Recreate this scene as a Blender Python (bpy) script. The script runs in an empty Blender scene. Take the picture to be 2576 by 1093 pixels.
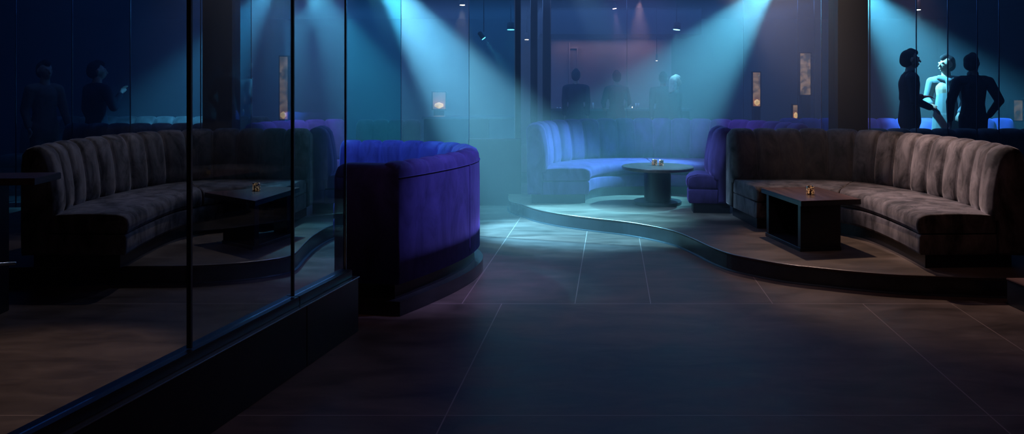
import bpy, bmesh, math, random
from mathutils import Vector, Matrix
random.seed(4)
S = bpy.context.scene
C = S.collection
F = 2000.0; CX = 1288.0; HY = 209.0; EYE = 1.72
PLAT = 0.16

def at(x, y, D):
    """pixel + distance -> point (used only to read measurements off the photograph)"""
    return Vector(((x-CX)*D/F, D, EYE-(y-HY)*D/F))

# ---------------------------------------------------------------- materials
def mat(name):
    m = bpy.data.materials.new(name); m.use_nodes = True
    nt = m.node_tree; b = nt.nodes['Principled BSDF']
    return m, nt, b
def simple(name, col, rough=.5, metal=0., spec=.5, noise=0., scale=6., bump=0.):
    m, nt, b = mat(name)
    b.inputs['Roughness'].default_value = rough; b.inputs['Metallic'].default_value = metal
    b.inputs['Specular IOR Level'].default_value = spec
    tc = nt.nodes.new('ShaderNodeTexCoord'); nz = nt.nodes.new('ShaderNodeTexNoise')
    nz.inputs['Scale'].default_value = scale; nz.inputs['Detail'].default_value = 5
    nt.links.new(tc.outputs['Object'], nz.inputs['Vector'])
    r = nt.nodes.new('ShaderNodeValToRGB')
    r.color_ramp.elements[0].position = .3; r.color_ramp.elements[1].position = .7
    r.color_ramp.elements[0].color = (*[c*(1-noise) for c in col], 1)
    r.color_ramp.elements[1].color = (*[c*(1+noise) for c in col], 1)
    nt.links.new(nz.outputs['Fac'], r.inputs['Fac']); nt.links.new(r.outputs['Color'], b.inputs['Base Color'])
    if bump:
        bp = nt.nodes.new('ShaderNodeBump'); bp.inputs['Strength'].default_value = bump; bp.inputs['Distance'].default_value = .02
        nt.links.new(nz.outputs['Fac'], bp.inputs['Height']); nt.links.new(bp.outputs['Normal'], b.inputs['Normal'])
    return m
def velvet(name, col, sheen, streak=(3.2, 3.2, 1.4), amt=.55, shw=.9):
    m, nt, b = mat(name)
    b.inputs['Roughness'].default_value = .75
    b.inputs['Specular IOR Level'].default_value = .15
    b.inputs['Sheen Weight'].default_value = shw
    b.inputs['Sheen Roughness'].default_value = .38
    tc = nt.nodes.new('ShaderNodeTexCoord'); mp = nt.nodes.new('ShaderNodeMapping')
    mp.inputs['Scale'].default_value = streak
    nt.links.new(tc.outputs['Object'], mp.inputs['Vector'])
    nz = nt.nodes.new('ShaderNodeTexNoise'); nz.inputs['Scale'].default_value = 1.6
    nz.inputs['Detail'].default_value = 6; nz.inputs['Roughness'].default_value = .62
    nz.inputs['Distortion'].default_value = .6
    nt.links.new(mp.outputs['Vector'], nz.inputs['Vector'])
    def ramp(c0, c1, p0=.36, p1=.66):
        r = nt.nodes.new('ShaderNodeValToRGB')
        r.color_ramp.elements[0].position = p0; r.color_ramp.elements[1].position = p1
        r.color_ramp.elements[0].color = (*c0, 1); r.color_ramp.elements[1].color = (*c1, 1)
        nt.links.new(nz.outputs['Fac'], r.inputs['Fac']); return r
    r = ramp([c*(1-amt) for c in col], [c*(1+amt) for c in col])
    nt.links.new(r.outputs['Color'], b.inputs['Base Color'])
    r2 = ramp([c*(1-amt*.8) for c in sheen], sheen)
    nt.links.new(r2.outputs['Color'], b.inputs['Sheen Tint'])
    bp = nt.nodes.new('ShaderNodeBump'); bp.inputs['Strength'].default_value = .1; bp.inputs['Distance'].default_value = .02
    nt.links.new(nz.outputs['Fac'], bp.inputs['Height']); nt.links.new(bp.outputs['Normal'], b.inputs['Normal'])
    return m
def glow(name, col, strength, var=0., scale=4.):
    m, nt, b = mat(name)
    b.inputs['Base Color'].default_value = (*col, 1)
    b.inputs['Emission Strength'].default_value = strength
    nz = nt.nodes.new('ShaderNodeTexNoise'); nz.inputs['Scale'].default_value = scale
    tc = nt.nodes.new('ShaderNodeTexCoord'); nt.links.new(tc.outputs['Object'], nz.inputs['Vector'])
    r = nt.nodes.new('ShaderNodeValToRGB')
    r.color_ramp.elements[0].position = .4; r.color_ramp.elements[1].position = .62
    r.color_ramp.elements[0].color = (*[c*(1-var) for c in col], 1); r.color_ramp.elements[1].color = (*col, 1)
    nt.links.new(nz.outputs['Fac'], r.inputs['Fac']); nt.links.new(r.outputs['Color'], b.inputs['Emission Color'])
    return m
def glass(name, tint, refl=.08, rough=.02):
    m = bpy.data.materials.new(name); m.use_nodes = True; nt = m.node_tree; nt.nodes.clear()
    o = nt.nodes.new('ShaderNodeOutputMaterial'); mx = nt.nodes.new('ShaderNodeMixShader')
    t = nt.nodes.new('ShaderNodeBsdfTransparent'); g = nt.nodes.new('ShaderNodeBsdfGlossy')
    fr = nt.nodes.new('ShaderNodeLayerWeight'); fr.inputs['Blend'].default_value = .18
    mu = nt.nodes.new('ShaderNodeMath'); mu.operation = 'MULTIPLY'; mu.inputs[1].default_value = refl*3
    t.inputs['Color'].default_value = (*tint, 1); g.inputs['Roughness'].default_value = rough
    g.inputs['Color'].default_value = (.9, .95, 1, 1)
    nt.links.new(fr.outputs['Fresnel'], mu.inputs[0]); nt.links.new(mu.outputs[0], mx.inputs['Fac'])
    nt.links.new(t.outputs[0], mx.inputs[1]); nt.links.new(g.outputs[0], mx.inputs[2])
    nt.links.new(mx.outputs[0], o.inputs['Surface'])
    return m
def floor_material(name, col, lines=True, rough=.42):
    m, nt, b = mat(name); N = nt.nodes; L = nt.links
    tc = N.new('ShaderNodeTexCoord'); mp = N.new('ShaderNodeMapping'); mp.inputs['Scale'].default_value = (1.1, 2.6, 1)
    nz = N.new('ShaderNodeTexNoise'); nz.inputs['Scale'].default_value = 1.7; nz.inputs['Detail'].default_value = 7
    nz.inputs['Roughness'].default_value = .6; nz.inputs['Distortion'].default_value = .5
    L.new(tc.outputs['Object'], mp.inputs['Vector']); L.new(mp.outputs['Vector'], nz.inputs['Vector'])
    r = N.new('ShaderNodeValToRGB'); r.color_ramp.elements[0].position = .32; r.color_ramp.elements[1].position = .7
    r.color_ramp.elements[0].color = (*[c*.55 for c in col], 1); r.color_ramp.elements[1].color = (*[c*1.45 for c in col], 1)
    L.new(nz.outputs['Fac'], r.inputs['Fac'])
    last = r.outputs['Color']; b.inputs['Specular IOR Level'].default_value = .17
    if lines:
        sp = N.new('ShaderNodeSeparateXYZ'); L.new(tc.outputs['Object'], sp.inputs[0])
        def M(op, a, bb):
            n = N.new('ShaderNodeMath'); n.operation = op
            for k, v in enumerate((a, bb)):
                if isinstance(v, (int, float)): n.inputs[k].default_value = v
                else: L.new(v, n.inputs[k])
            return n.outputs[0]
        u = M('SUBTRACT', sp.outputs['X'], M('MULTIPLY', sp.outputs['Y'], .126))
        def line(v, size, off, w):
            f = M('FRACT', M('DIVIDE', M('ADD', v, off), size), 0)
            d = M('ABSOLUTE', M('SUBTRACT', f, .5), 0)
            return M('GREATER_THAN', d, .5-w/size)
        def one(v, at_, w=.004): return M('LESS_THAN', M('ABSOLUTE', M('SUBTRACT', v, at_), 0), w)
        def mx_(l):
            r_ = l[0]
            for q in l[1:]: r_ = M('MAXIMUM', r_, q)
            return r_
        far = mx_([one(u, -1.17), one(u, -.29), one(u, .30), one(u, 1.25)])
        near = mx_([one(u, -.86), one(u, 1.95), one(u, 2.64)])
        isfar = M('GREATER_THAN', sp.outputs['Y'], 6.19)
        ln = mx_([M('MULTIPLY', far, isfar), M('MULTIPLY', near, M('SUBTRACT', 1., isfar)), one(sp.outputs['Y'], 6.19, .005), one(sp.outputs['Y'], 4.11, .004), one(sp.outputs['Y'], 9.9)])
        mx = N.new('ShaderNodeMix'); mx.data_type = 'RGBA'
        L.new(ln, mx.inputs[0]); L.new(last, mx.inputs[6]); mx.inputs[7].default_value = (col[0]*2.6, col[1]*2.7, col[2]*2.8, 1)
        last = mx.outputs[2]
    L.new(last, b.inputs['Base Color'])
    rr = N.new('ShaderNodeMapRange'); rr.inputs['To Min'].default_value = rough-.1; rr.inputs['To Max'].default_value = rough+.14
    L.new(nz.outputs['Fac'], rr.inputs['Value']); L.new(rr.outputs['Result'], b.inputs['Roughness'])
    bp = N.new('ShaderNodeBump'); bp.inputs['Strength'].default_value = .08; bp.inputs['Distance'].default_value = .02
    L.new(nz.outputs['Fac'], bp.inputs['Height']); L.new(bp.outputs['Normal'], b.inputs['Normal'])
    return m
def wood(name, col, rough=.35):
    m, nt, b = mat(name); N = nt.nodes; L = nt.links
    tc = N.new('ShaderNodeTexCoord'); mp = N.new('ShaderNodeMapping'); mp.inputs['Scale'].default_value = (18, 1.2, 18)
    nz = N.new('ShaderNodeTexNoise'); nz.inputs['Scale'].default_value = 1.5; nz.inputs['Detail'].default_value = 6
    L.new(tc.outputs['Object'], mp.inputs['Vector']); L.new(mp.outputs['Vector'], nz.inputs['Vector'])
    r = N.new('ShaderNodeValToRGB'); r.color_ramp.elements[0].position = .3; r.color_ramp.elements[1].position = .7
    r.color_ramp.elements[0].color = (*[c*.6 for c in col], 1); r.color_ramp.elements[1].color = (*[c*1.35 for c in col], 1)
    L.new(nz.outputs['Fac'], r.inputs['Fac']); L.new(r.outputs['Color'], b.inputs['Base Color'])
    b.inputs['Roughness'].default_value = rough
    return m

M_floor = floor_material('floor_slabs', (.105, .075, .068))
M_deck = floor_material('deck_surface', (.13, .095, .078), lines=False, rough=.5)
M_riser = simple('riser_black', (.02, .022, .028), .22, 0, .5, .2)
M_brass = simple('edge_trim', (.26, .23, .22), .35, .9, .5)
M_black = simple('black_lacquer', (.014, .014, .020), .36, 0, .5, .15)
M_blackm = simple('black_matte', (.015, .015, .02), .6, 0, .3, .15)
M_wall = simple('dark_wall', (.05, .055, .08), .6, 0, .3, .2, 2.)
M_barwall = simple('bar_back_wall', (.42, .33, .36), .7, 0, .3, .12, 1.5)
M_ceil = simple('dark_ceiling', (.03, .033, .05), .7, 0, .2, .1)
M_pillar = simple('dark_pillar', (.022, .018, .026), .45, 0, .4, .15, 2.)
M_taupe = velvet('taupe_velvet', (.105, .085, .082), (.50, .44, .43), streak=(4., 4., 2.), amt=.72)
M_indigo = velvet('indigo_velvet', (.06, .055, .26), (.26, .25, .75), amt=.35)
M_blue = velvet('blue_velvet', (.10, .055, .21), (.32, .17, .46), amt=.3, shw=.8)
M_grey = velvet('grey_velvet', (.16, .15, .15), (.4, .38, .38), amt=.2)
M_seam = velvet('taupe_piping', (.20, .17, .165), (.62, .55, .54), amt=.1)
M_seamb = velvet('blue_piping', (.20, .12, .36), (.5, .3, .7), amt=.1)
M_table = wood('walnut_top', (.14, .078, .07), .28)
M_rtable = wood('ash_top', (.09, .05, .05), .3)
M_edge = simple('table_edge', (.03, .028, .035), .3, 0, .5, .1)
M_mull = simple('dark_metal', (.12, .15, .19), .3, .8, .5)
M_chrome = simple('bright_metal', (.45, .55, .62), .2, .9, .5)
M_votive = simple('mercury_glass_glow', (.55, .42, .32), .16, .9, .5, .5, 60.)
_b = M_votive.node_tree.nodes['Principled BSDF']; _b.inputs['Emission Color'].default_value = (1., .5, .22, 1)  # amber emission in the holder stands in for candlelight through the glass
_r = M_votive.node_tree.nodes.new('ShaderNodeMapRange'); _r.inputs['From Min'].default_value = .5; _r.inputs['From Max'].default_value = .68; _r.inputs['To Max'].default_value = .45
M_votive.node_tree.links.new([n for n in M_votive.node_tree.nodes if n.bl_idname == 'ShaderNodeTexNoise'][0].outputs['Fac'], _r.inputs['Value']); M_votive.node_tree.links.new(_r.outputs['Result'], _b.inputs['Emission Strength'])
M_flame = glow('candle_flame', (1., .55, .2), 6.)
M_gl_near = glass('near_glass', (.80, .88, .93), .05)
M_gl_dark = glass('smoked_glass', (.60, .70, .80), .05)
M_gl_teal = glass('teal_glass', (.55, .86, .92), .05)
M_gl = glass('clear_glass', (.86, .93, .97), .05)
M_skin = simple('skin', (.42, .27, .2), .55, 0, .4, .05)
M_suit = simple('navy_suit', (.012, .014, .024), .8, 0, .2, .2, 30.)
M_shirt = simple('white_cloth', (.14, .15, .155), .8, 0, .2, .06, 8.)
M_hair = simple('black_hair', (.012, .01, .012), .8, 0, .2, .4, 40.)
M_shoe = simple('black_shoe', (.015, .015, .015), .3)
M_drink = simple('tumbler_glass', (.5, .5, .46), .12, .3, .6)

# ---------------------------------------------------------------- object helpers
def obj(name, me, m, parent=None, smooth=False):
    if isinstance(me, bmesh.types.BMesh):
        bm = me; bmesh.ops.recalc_face_normals(bm, faces=bm.faces)
        me = bpy.data.meshes.new(name); bm.to_mesh(me); bm.free()
    if m: me.materials.clear(); me.materials.append(m)
    if smooth:
        for p in me.polygons: p.use_smooth = True
    o = bpy.data.objects.new(name, me); C.objects.link(o)
    if parent: o.parent = parent
    return o
def tag(o, label, cat, group=None, kind=None):
    if label: o['label'] = label
    if cat: o['category'] = cat
    if group: o['group'] = group
    if kind: o['kind'] = kind
    return o
def thing(name, label, cat, loc=(0, 0, 0), rz=0, group=None):
    o = bpy.data.objects.new(name, None); C.objects.link(o); o.location = loc; o.rotation_euler = (0, 0, rz)
    o.empty_display_size = .1
    return tag(o, label, cat, group)
def struct(name, me, m, label=None, smooth=False, cat=None):
    o = obj(name, me, m, None, smooth); o['kind'] = 'structure'
    if label: o['label'] = label
    if cat: o['category'] = cat
    return o
def dup(root, loc, rz, label=None, group=None):
    r = root.copy(); C.objects.link(r); r.location = loc; r.rotation_euler = (0, 0, rz)
    if label: r['label'] = label
    if group: r['group'] = group
    for ch in list(root.children):
        c = ch.copy(); C.objects.link(c); c.parent = r
        for g in list(ch.children):
            d = g.copy(); C.objects.link(d); d.parent = c
    return r
def box(bm, x0, x1, y0, y1, z0, z1, bev=0., mtx=None):
    vs = [bm.verts.new((x, y, z)) for x in (x0, x1) for y in (y0, y1) for z in (z0, z1)]
    fs = [(0, 1, 3, 2), (4, 6, 7, 5), (0, 4, 5, 1), (2, 3, 7, 6), (0, 2, 6, 4), (1, 5, 7, 3)]
    faces = [bm.faces.new([vs[i] for i in f]) for f in fs]
    if bev:
        es = list({e for f in faces for e in f.edges})
        r = bmesh.ops.bevel(bm, geom=es, offset=bev, segments=2, affect='EDGES')
        vs = list({v for f in r['faces'] for v in f.verts} | {v for v in vs if v.is_valid})
    if mtx: bmesh.ops.transform(bm, matrix=mtx, verts=[v for v in vs if v.is_valid])
    return bm
def B(*a, **k): return box(bmesh.new(), *a, **k)
def lathe(bm, prof, cx=0, cy=0, z=0, n=48):
    rings = []
    for r, h in prof:
        rings.append([bm.verts.new((cx+r*math.cos(2*math.pi*i/n), cy+r*math.sin(2*math.pi*i/n), z+h)) for i in range(n)])
    for a, b in zip(rings, rings[1:]):
        for i in range(n): bm.faces.new((a[i], a[(i+1) % n], b[(i+1) % n], b[i]))
    bm.faces.new(rings[0][::-1]); bm.faces.new(rings[-1])
    return bm
def tube(bm, p0, p1, r, n=10, r1=None):
    p0, p1 = Vector(p0), Vector(p1); d = (p1-p0).normalized(); r1 = r if r1 is None else r1
    u = d.orthogonal().normalized(); v = d.cross(u)
    a = [bm.verts.new(p0+(u*math.cos(2*math.pi*i/n)+v*math.sin(2*math.pi*i/n))*r) for i in range(n)]
    b = [bm.verts.new(p1+(u*math.cos(2*math.pi*i/n)+v*math.sin(2*math.pi*i/n))*r1) for i in range(n)]
    for i in range(n): bm.faces.new((a[i], a[(i+1) % n], b[(i+1) % n], b[i]))
    bm.faces.new(a[::-1]); bm.faces.new(b)
    return bm

# ---------------------------------------------------------------- paths
def spline(pts, n):
    P = [Vector((*p, 0)) if len(p) == 2 else Vector(p) for p in pts]
    P = [P[0]*2-P[1]] + P + [P[-1]*2-P[-2]]
    out = []
    for i in range(1, len(P)-2):
        for k in range(40):
            t = k/40; a, b, c, d = P[i-1], P[i], P[i+1], P[i+2]
            out.append(.5*((2*b)+(c-a)*t+(2*a-5*b+4*c-d)*t*t+(3*b-a-3*c+d)*t**3))
    out.append(P[-2])
    return resample(out, n)
def resample(pl, n):
    L = [0]
    for a, b in zip(pl, pl[1:]): L.append(L[-1]+(b-a).length)
    res = []; j = 0
    for i in range(n):
        s = L[-1]*i/(n-1)
        while j < len(L)-2 and L[j+1] < s: j += 1
        d = L[j+1]-L[j]; t = (s-L[j])/d if d > 1e-9 else 0
        res.append(pl[j].lerp(pl[j+1], min(1, max(0, t))))
    return res
def normals(pl, side):
    ns = []
    for i in range(len(pl)):
        a = pl[max(0, i-1)]; b = pl[min(len(pl)-1, i+1)]; d = (b-a).normalized()
        ns.append(Vector((-d.y, d.x, 0))*side)
    return ns
def loft(bm, rings, cap=True, closed=True):
    vr = [[bm.verts.new(p) for p in r] for r in rings]
    n = len(vr[0])
    for a, b in zip(vr, vr[1:]):
        for i in range(n if closed else n-1):
            try: bm.faces.new((a[i], a[(i+1) % n], b[(i+1) % n], b[i]))
            except ValueError: pass
    if cap:
        bm.faces.new(vr[0]); bm.faces.new(vr[-1][::-1])
    return bm
def mirror_pts(pts, dx): return [(-x+dx, y) for x, y in pts]

# back profile: (outward offset, height, puff weight, puff direction outward, up)
BACK = [(.01, .40, .3, -1, 0), (0, .50, .9, -1, 0), (.005, .62, 1, -1, 0), (.02, .74, 1, -1, .1), (.042, .86, 1, -1, .2), (.062, .935, 1, -1, .4),
        (.085, .975, 1, -.6, .8), (.12, .997, 1, -.1, 1), (.16, 1.0, .9, .2, 1), (.20, .985, .8, .6, .8), (.228, .95, .6, 1, .4),
        (.24, .89, .35, 1, 0), (.243, .75, .1, 1, 0), (.243, .27, 0, 1, 0), (.24, .12, 0, 1, 0)]
def sofa_back(bm, inner, side, panels, z0, hs=1., puff=.045, thick=1., per=12):
    n = panels*per+1
    pl = resample(inner, n); ns = normals(pl, side)
    rings = []
    for i, (p, nn) in enumerate(zip(pl, ns)):
        t = (i % per)/per if i < n-1 else 0
        w = abs(2*t-1)
        f = (1-w**3.2)**.6 if w < 1 else 0
        ring = []
        for (u, z, k, du, dz) in BACK:
            a = puff*k*f
            drop = (.012*k if z > .9 and f == 0 else 0)
            ring.append(p+nn*(u*thick+du*a)+Vector((0, 0, z0+z*hs+dz*a*.7-drop)))
        ring.append(p+nn*(.05*thick)+Vector((0, 0, z0+.12)))
        ring.append(p+nn*(.05*thick)+Vector((0, 0, z0+.40)))
        rings.append(ring)
    # soft rounded ends
    def end(r, d, amt):
        c = sum(r, Vector())/len(r); return [v+(c-v)*amt+d for v in r]
    d0 = (rings[0][0]-rings[1][0]).normalized(); d0.z = 0; d1 = (rings[-1][0]-rings[-2][0]).normalized(); d1.z = 0
    rings = [end(rings[0], d0*.016, .05)]+rings+[end(rings[-1], d1*.016, .05)]
    return loft(bm, rings)
def seam_lines(parent, inner, side, panels, m, z0=0, hs=1., thick=1.):
    """thin welt piping standing in each seam between two channels, each one a piece of its own"""
    pl = resample(inner, panels*12+1); ns = normals(pl, side)
    for k in range(1, panels):
        p, nn = pl[k*12], ns[k*12]
        pts = [p+nn*(u*thick-.002)+Vector((0, 0, z0+z*hs-(.004 if z > .9 else 0))) for (u, z, _, _, _) in BACK[1:11]]
        tg = (pl[k*12+1]-pl[k*12-1]).normalized(); rings = []
        for i, q in enumerate(pts):
            a = pts[max(0, i-1)]; b = pts[min(len(pts)-1, i+1)]; d = (b-a).normalized(); v = d.cross(tg)
            rings.append([q+(tg*math.cos(c*math.pi/3)+v*math.sin(c*math.pi/3))*.0045 for c in range(6)])
        obj('seam_piping', loft(bmesh.new(), rings), m, parent, True)
def cushion(bm, front, back, t0, t1, prof, z0, n=40, endround=.03):
    """prof: (d from the front edge towards the back, z); d>=9 means 'the back line + (d-9)'"""
    N = len(front)
    rings = []
    for i in range(n+1):
        t = t0+(t1-t0)*i/n; k = t*(N-1); j = min(N-2, int(k)); w = k-j
        f = front[j].lerp(front[j+1], w); b = back[j].lerp(back[j+1], w)
        d = (b-f); L = d.length; d.normalize()
        ring = []
        for (q, z) in prof:
            if q >= 9: ring.append(b+d*(q-9)+Vector((0, 0, z0+z)))
            elif q >= 5: ring.append(f+d*(L*(q-5))+Vector((0, 0, z0+z)))
            else: ring.append(f+d*q+Vector((0, 0, z0+z)))
        rings.append(ring)
    if endround:
        def shr(r, a):
            c = sum(r, Vector())/len(r)
            return [v+(c-v).normalized()*a for v in r]
        e0 = (rings[1][0]-rings[0][0]).normalized(); e1 = (rings[-2][0]-rings[-1][0]).normalized()
        rings = [shr([v for v in rings[0]], endround), shr([v+e0*endround*.12 for v in rings[0]], endround*.35)] + \
                [[v+e0*endround*.6 for v in rings[0]]] + rings[1:-1] + [[v+e1*endround*.6 for v in rings[-1]]] + \
                [shr([v+e1*endround*.12 for v in rings[-1]], endround*.35), shr(rings[-1], endround)]
    return loft(bm, rings)
SEAT = [(.0, .292), (-.018, .33), (-.022, .375), (-.012, .415), (.02, .44), (.07, .452), (5.35, .462), (5.7, .458), (9.0, .445), (9.05, .42), (9.05, .292)]
BAND = [(.01, .115), (-.002, .14), (-.004, .26), (.008, .283), (9.05, .283), (9.05, .115)]
PLINTH = [(.055, 0), (.055, .112), (9.19, .112), (9.19, 0)]
def banquette(name, label, cat, inner_pts, front_pts, side, panels, z0, m, splits=(0, 1), loc=None, group=None, hs=1., pipe=False):
    org = Vector((inner_pts[0][0], inner_pts[0][1], z0))
    t = thing(name, label, cat, tuple(org), 0, group)
    sh = lambda P: [(x-org.x, y-org.y) for x, y in P]
    inner = spline(sh(inner_pts), 161); front = spline(sh(front_pts), 161)
    bk = obj('backrest', sofa_back(bmesh.new(), inner, side, panels, 0, hs), m, t, True)
    if pipe: seam_lines(bk, inner, side, panels, pipe, 0, hs)
    for a, b in zip(splits, splits[1:]):
        obj('seat_cushion', cushion(bmesh.new(), front, inner, a+.0015, b-.0015, SEAT, 0), m, t, True)
    obj('seat_base', cushion(bmesh.new(), front, inner, 0.002, .998, BAND, 0, 60, .012), m, t, True)
    obj('plinth', cushion(bmesh.new(), front, inner, .012, .988, PLINTH, 0, 60, 0), M_black, t)
    return t

# ================================================================ ROOM
H = 4.4
struct('floor', B(-11, 11, -1, 20.5, -.1, 0), M_floor, 'dark slab floor of the lounge with thin pale joints')
struct('ceiling', B(-11, 11, -1, 13.2, H, H+.1), M_ceil, 'dark ceiling over the seating area')
struct('ceiling_back', B(-11, 11, 13.2, 20.5, 3.35, H+.1), M_ceil, 'lower dark ceiling over the bar area')
struct('wall_back', B(-11, 11, 20.2, 20.4, 0, H), M_wall, 'dark wall behind the bar')
struct('wall_left', B(-11, -10.8, -1, 20.2, 0, H), M_wall, 'dark wall at the left side')
struct('wall_right', B(10.8, 11, -1, 20.2, 0, H), M_wall, 'dark wall at the right side')
struct('wall_front', B(-11, 11, -1.2, -1, 0, H), M_wall, 'dark wall behind the viewer')

# ---- raised platform on the right with its curved step
edge_px = [(1313, 514), (1353, 527), (1426, 540), (1500, 549), (1573, 557), (1646, 569), (1701, 582), (1746, 600), (1791, 621), (1837, 637.6),
           (1883, 648), (1974, 664), (2066, 674), (2157, 683), (2249, 690), (2340, 694), (2432, 697), (2576, 700)]
def plat_edge(px): return [((x-CX)/F*(3120/(y-HY)), 3120/(y-HY)) for x, y in px]
def platform(name, pts, close_pts, label, z=PLAT, nose=M_brass):
    e = spline(pts, 140)
    t = thing(name, label, 'platform', (e[0].x, e[0].y, 0))
    e = [p-Vector((e[0].x, e[0].y, 0)) for p in e] if False else e
    org = Vector((e[0].x, e[0].y, 0)); e = [p-org for p in e]
    cl = [Vector((x, y, 0))-org for x, y in close_pts]
    # riser body (set back under the nosing)
    bm = bmesh.new(); loop = e+cl
    lo = [bm.verts.new(p) for p in loop]; hi = [bm.verts.new(p+Vector((0, 0, z-.022))) for p in loop]
    for i in range(len(loop)): bm.faces.new((lo[i], lo[(i+1) % len(loop)], hi[(i+1) % len(loop)], hi[i]))
    bm.faces.new(hi); obj('riser', bm, M_riser, t)
    bm = bmesh.new()
    lo = [bm.verts.new(p+Vector((0, 0, z-.022))) for p in loop]; hi = [bm.verts.new(p+Vector((0, 0, z))) for p in loop]
    for i in range(len(loop)): bm.faces.new((lo[i], lo[(i+1) % len(loop)], hi[(i+1) % len(loop)], hi[i]))
    bm.faces.new(hi); bm.faces.new(lo[::-1]); obj('deck', bm, M_deck, t)
    return t, e, org
def nosing(t, e, side, z=PLAT, r=.006, m=M_brass):
    bm = bmesh.new(); ns = normals(e, side)
    rings = []
    for p, n in zip(e, ns):
        c = p+n*.004+Vector((0, 0, z-.005))
        rings.append([c+n*r*math.cos(a*math.pi/4)+Vector((0, 0, r*math.sin(a*math.pi/4))) for a in range(8)])
    loft(bm, rings); obj('nosing', bm, m, t, True)
    # base skirting bead along the floor
    bm = bmesh.new(); rings = []
    for p, n in zip(e, ns):
        rings.append([p+n*a+Vector((0, 0, zz)) for a, zz in ((-.004, 0), (.022, 0), (.022, .008), (-.004, .014))])
    loft(bm, rings); obj('floor_bead', bm, M_mull, t)
pe = [(-.05, 11.0)]+[(-.02, 10.5)]+plat_edge(edge_px)+[(6.5, 6.2)]
pr, e, org = platform('curved_platform', pe, [(6.5, 10.6), (6.5, 12.3), (-.05, 12.3)], 'raised dark platform with S-curved step front under the blue and taupe booths')
nosing(pr, e, -1)
pr['kind'] = 'structure'
# ---- left platform, a solid copy standing in for the mirror image in the glass
le_px = [(60, 672), (108, 673), (317, 669.5), (475, 668), (600, 661), (680, 652), (735, 640), (765, 612), (790, 590), (830, 568), (880, 555), (940, 548)]
pe = [(-6.0, 6.55)]+plat_edge(le_px)+[(-1.35, 9.6), (-1.1, 10.4)]
pl_, e, org = platform('curved_platform', pe, [(-1.1, 12.9), (-6.0, 12.9)], 'raised dark platform with curved step front built as a mirror copy behind the left glass')
nosing(pl_, e, -1)
pl_['kind'] = 'structure'
# raised floor where the guests stand
struct('floor_right', B(3.2, 9, 10.75, 13.4, 0, .31), M_floor, 'raised floor behind the right glass wall')
struct('floor_left', B(-9, -3.25, 12.95, 13.6, 0, .16), M_floor, 'raised floor behind the left glass wall')
struct('floor_bar', B(-.6, 9, 13.6, 20.2, 0, .19), M_floor, 'raised floor of the bar')

# ================================================================ SEATING
tin = [(2.56, 9.17), (3.0, 9.19), (3.45, 9.2), (3.75, 9.12), (3.97, 8.88), (4.11, 8.5), (4.19, 7.97), (4.18, 7.3), (4.03, 6.68)]
tfr = [(2.60, 8.47), (2.95, 8.47), (3.15, 8.45), (3.3, 8.35), (3.39, 8.2), (3.48, 7.95), (3.5, 7.6), (3.47, 7.1), (3.42, 6.66)]
banquette('banquette', 'taupe velvet channel-back banquette curving around the walnut table on the right platform', 'sofa',
          tin, tfr, 1, 14, PLAT, M_taupe, (0, .36, 1), pipe=M_seam)
ltin = mirror_pts(tin, .18); ltfr = mirror_pts(tfr, .18)  # solid left-hand copies stand in for the mirror image of the right side
banquette('banquette', 'dark taupe velvet channel-back banquette built as a mirror copy behind the left glass screen', 'sofa',
          ltin, ltfr, -1, 14, PLAT, M_taupe, (0, .36, 1), pipe=M_seam)
# far blue booth
bin_ = [(.44, 10.25), (.47, 10.75), (.70, 11.3), (1.15, 11.72), (1.75, 11.88), (2.4, 11.85), (3.0, 11.65), (3.45, 11.15), (3.68, 10.35)]
bfr = [(1.0, 10.3), (1.05, 10.6), (1.22, 10.85), (1.5, 11.03), (1.85, 11.1), (2.3, 11.05), (2.65, 10.9), (2.9, 10.65), (3.0, 10.35)]
banquette('banquette', 'periwinkle blue velvet horseshoe banquette around the round table', 'sofa', bin_, bfr, 1, 19, PLAT, M_blue, (0, .5, 1), pipe=M_seamb)
# short end seat back to back with the taupe booth
sin_ = [(2.46, 10.06), (2.44, 9.8), (2.41, 9.5)]
sfr = [(2.20, 9.93), (2.15, 9.75), (2.12, 9.54)]
banquette('banquette', 'short blue velvet end seat back to back with the taupe banquette', 'sofa', sin_, sfr, 1, 2, PLAT, M_blue)
banquette('banquette', 'short blue velvet end seat behind the indigo booth, a mirror copy behind the left glass', 'sofa',
          mirror_pts(sin_, .22), mirror_pts(sfr, .22), -1, 2, PLAT, M_blue)
lb = [(-3.32, 10.5), (-3.22, 11.0), (-2.95, 11.4), (-2.6, 11.6), (-2.45, 11.65)]  # cut-off copy of the blue booth for the left mirror image
lbf = [(-2.75, 10.5), (-2.68, 10.7), (-2.6, 10.85), (-2.5, 10.95), (-2.42, 10.98)]
banquette('banquette', 'blue velvet booth, a partial mirror copy far behind the left glass beside the dark pillar', 'sofa', lb, lbf, 1, 6, PLAT, M_blue)
banquette('banquette', 'grey velvet banquette seen through glass above the indigo booth rim', 'sofa',
          [(-2.42, 12.35), (-2.0, 12.35), (-1.45, 12.35)], [(-2.42, 11.75), (-2.0, 11.75), (-1.45, 11.75)], 1, 4, PLAT-.04, M_grey)
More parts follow.
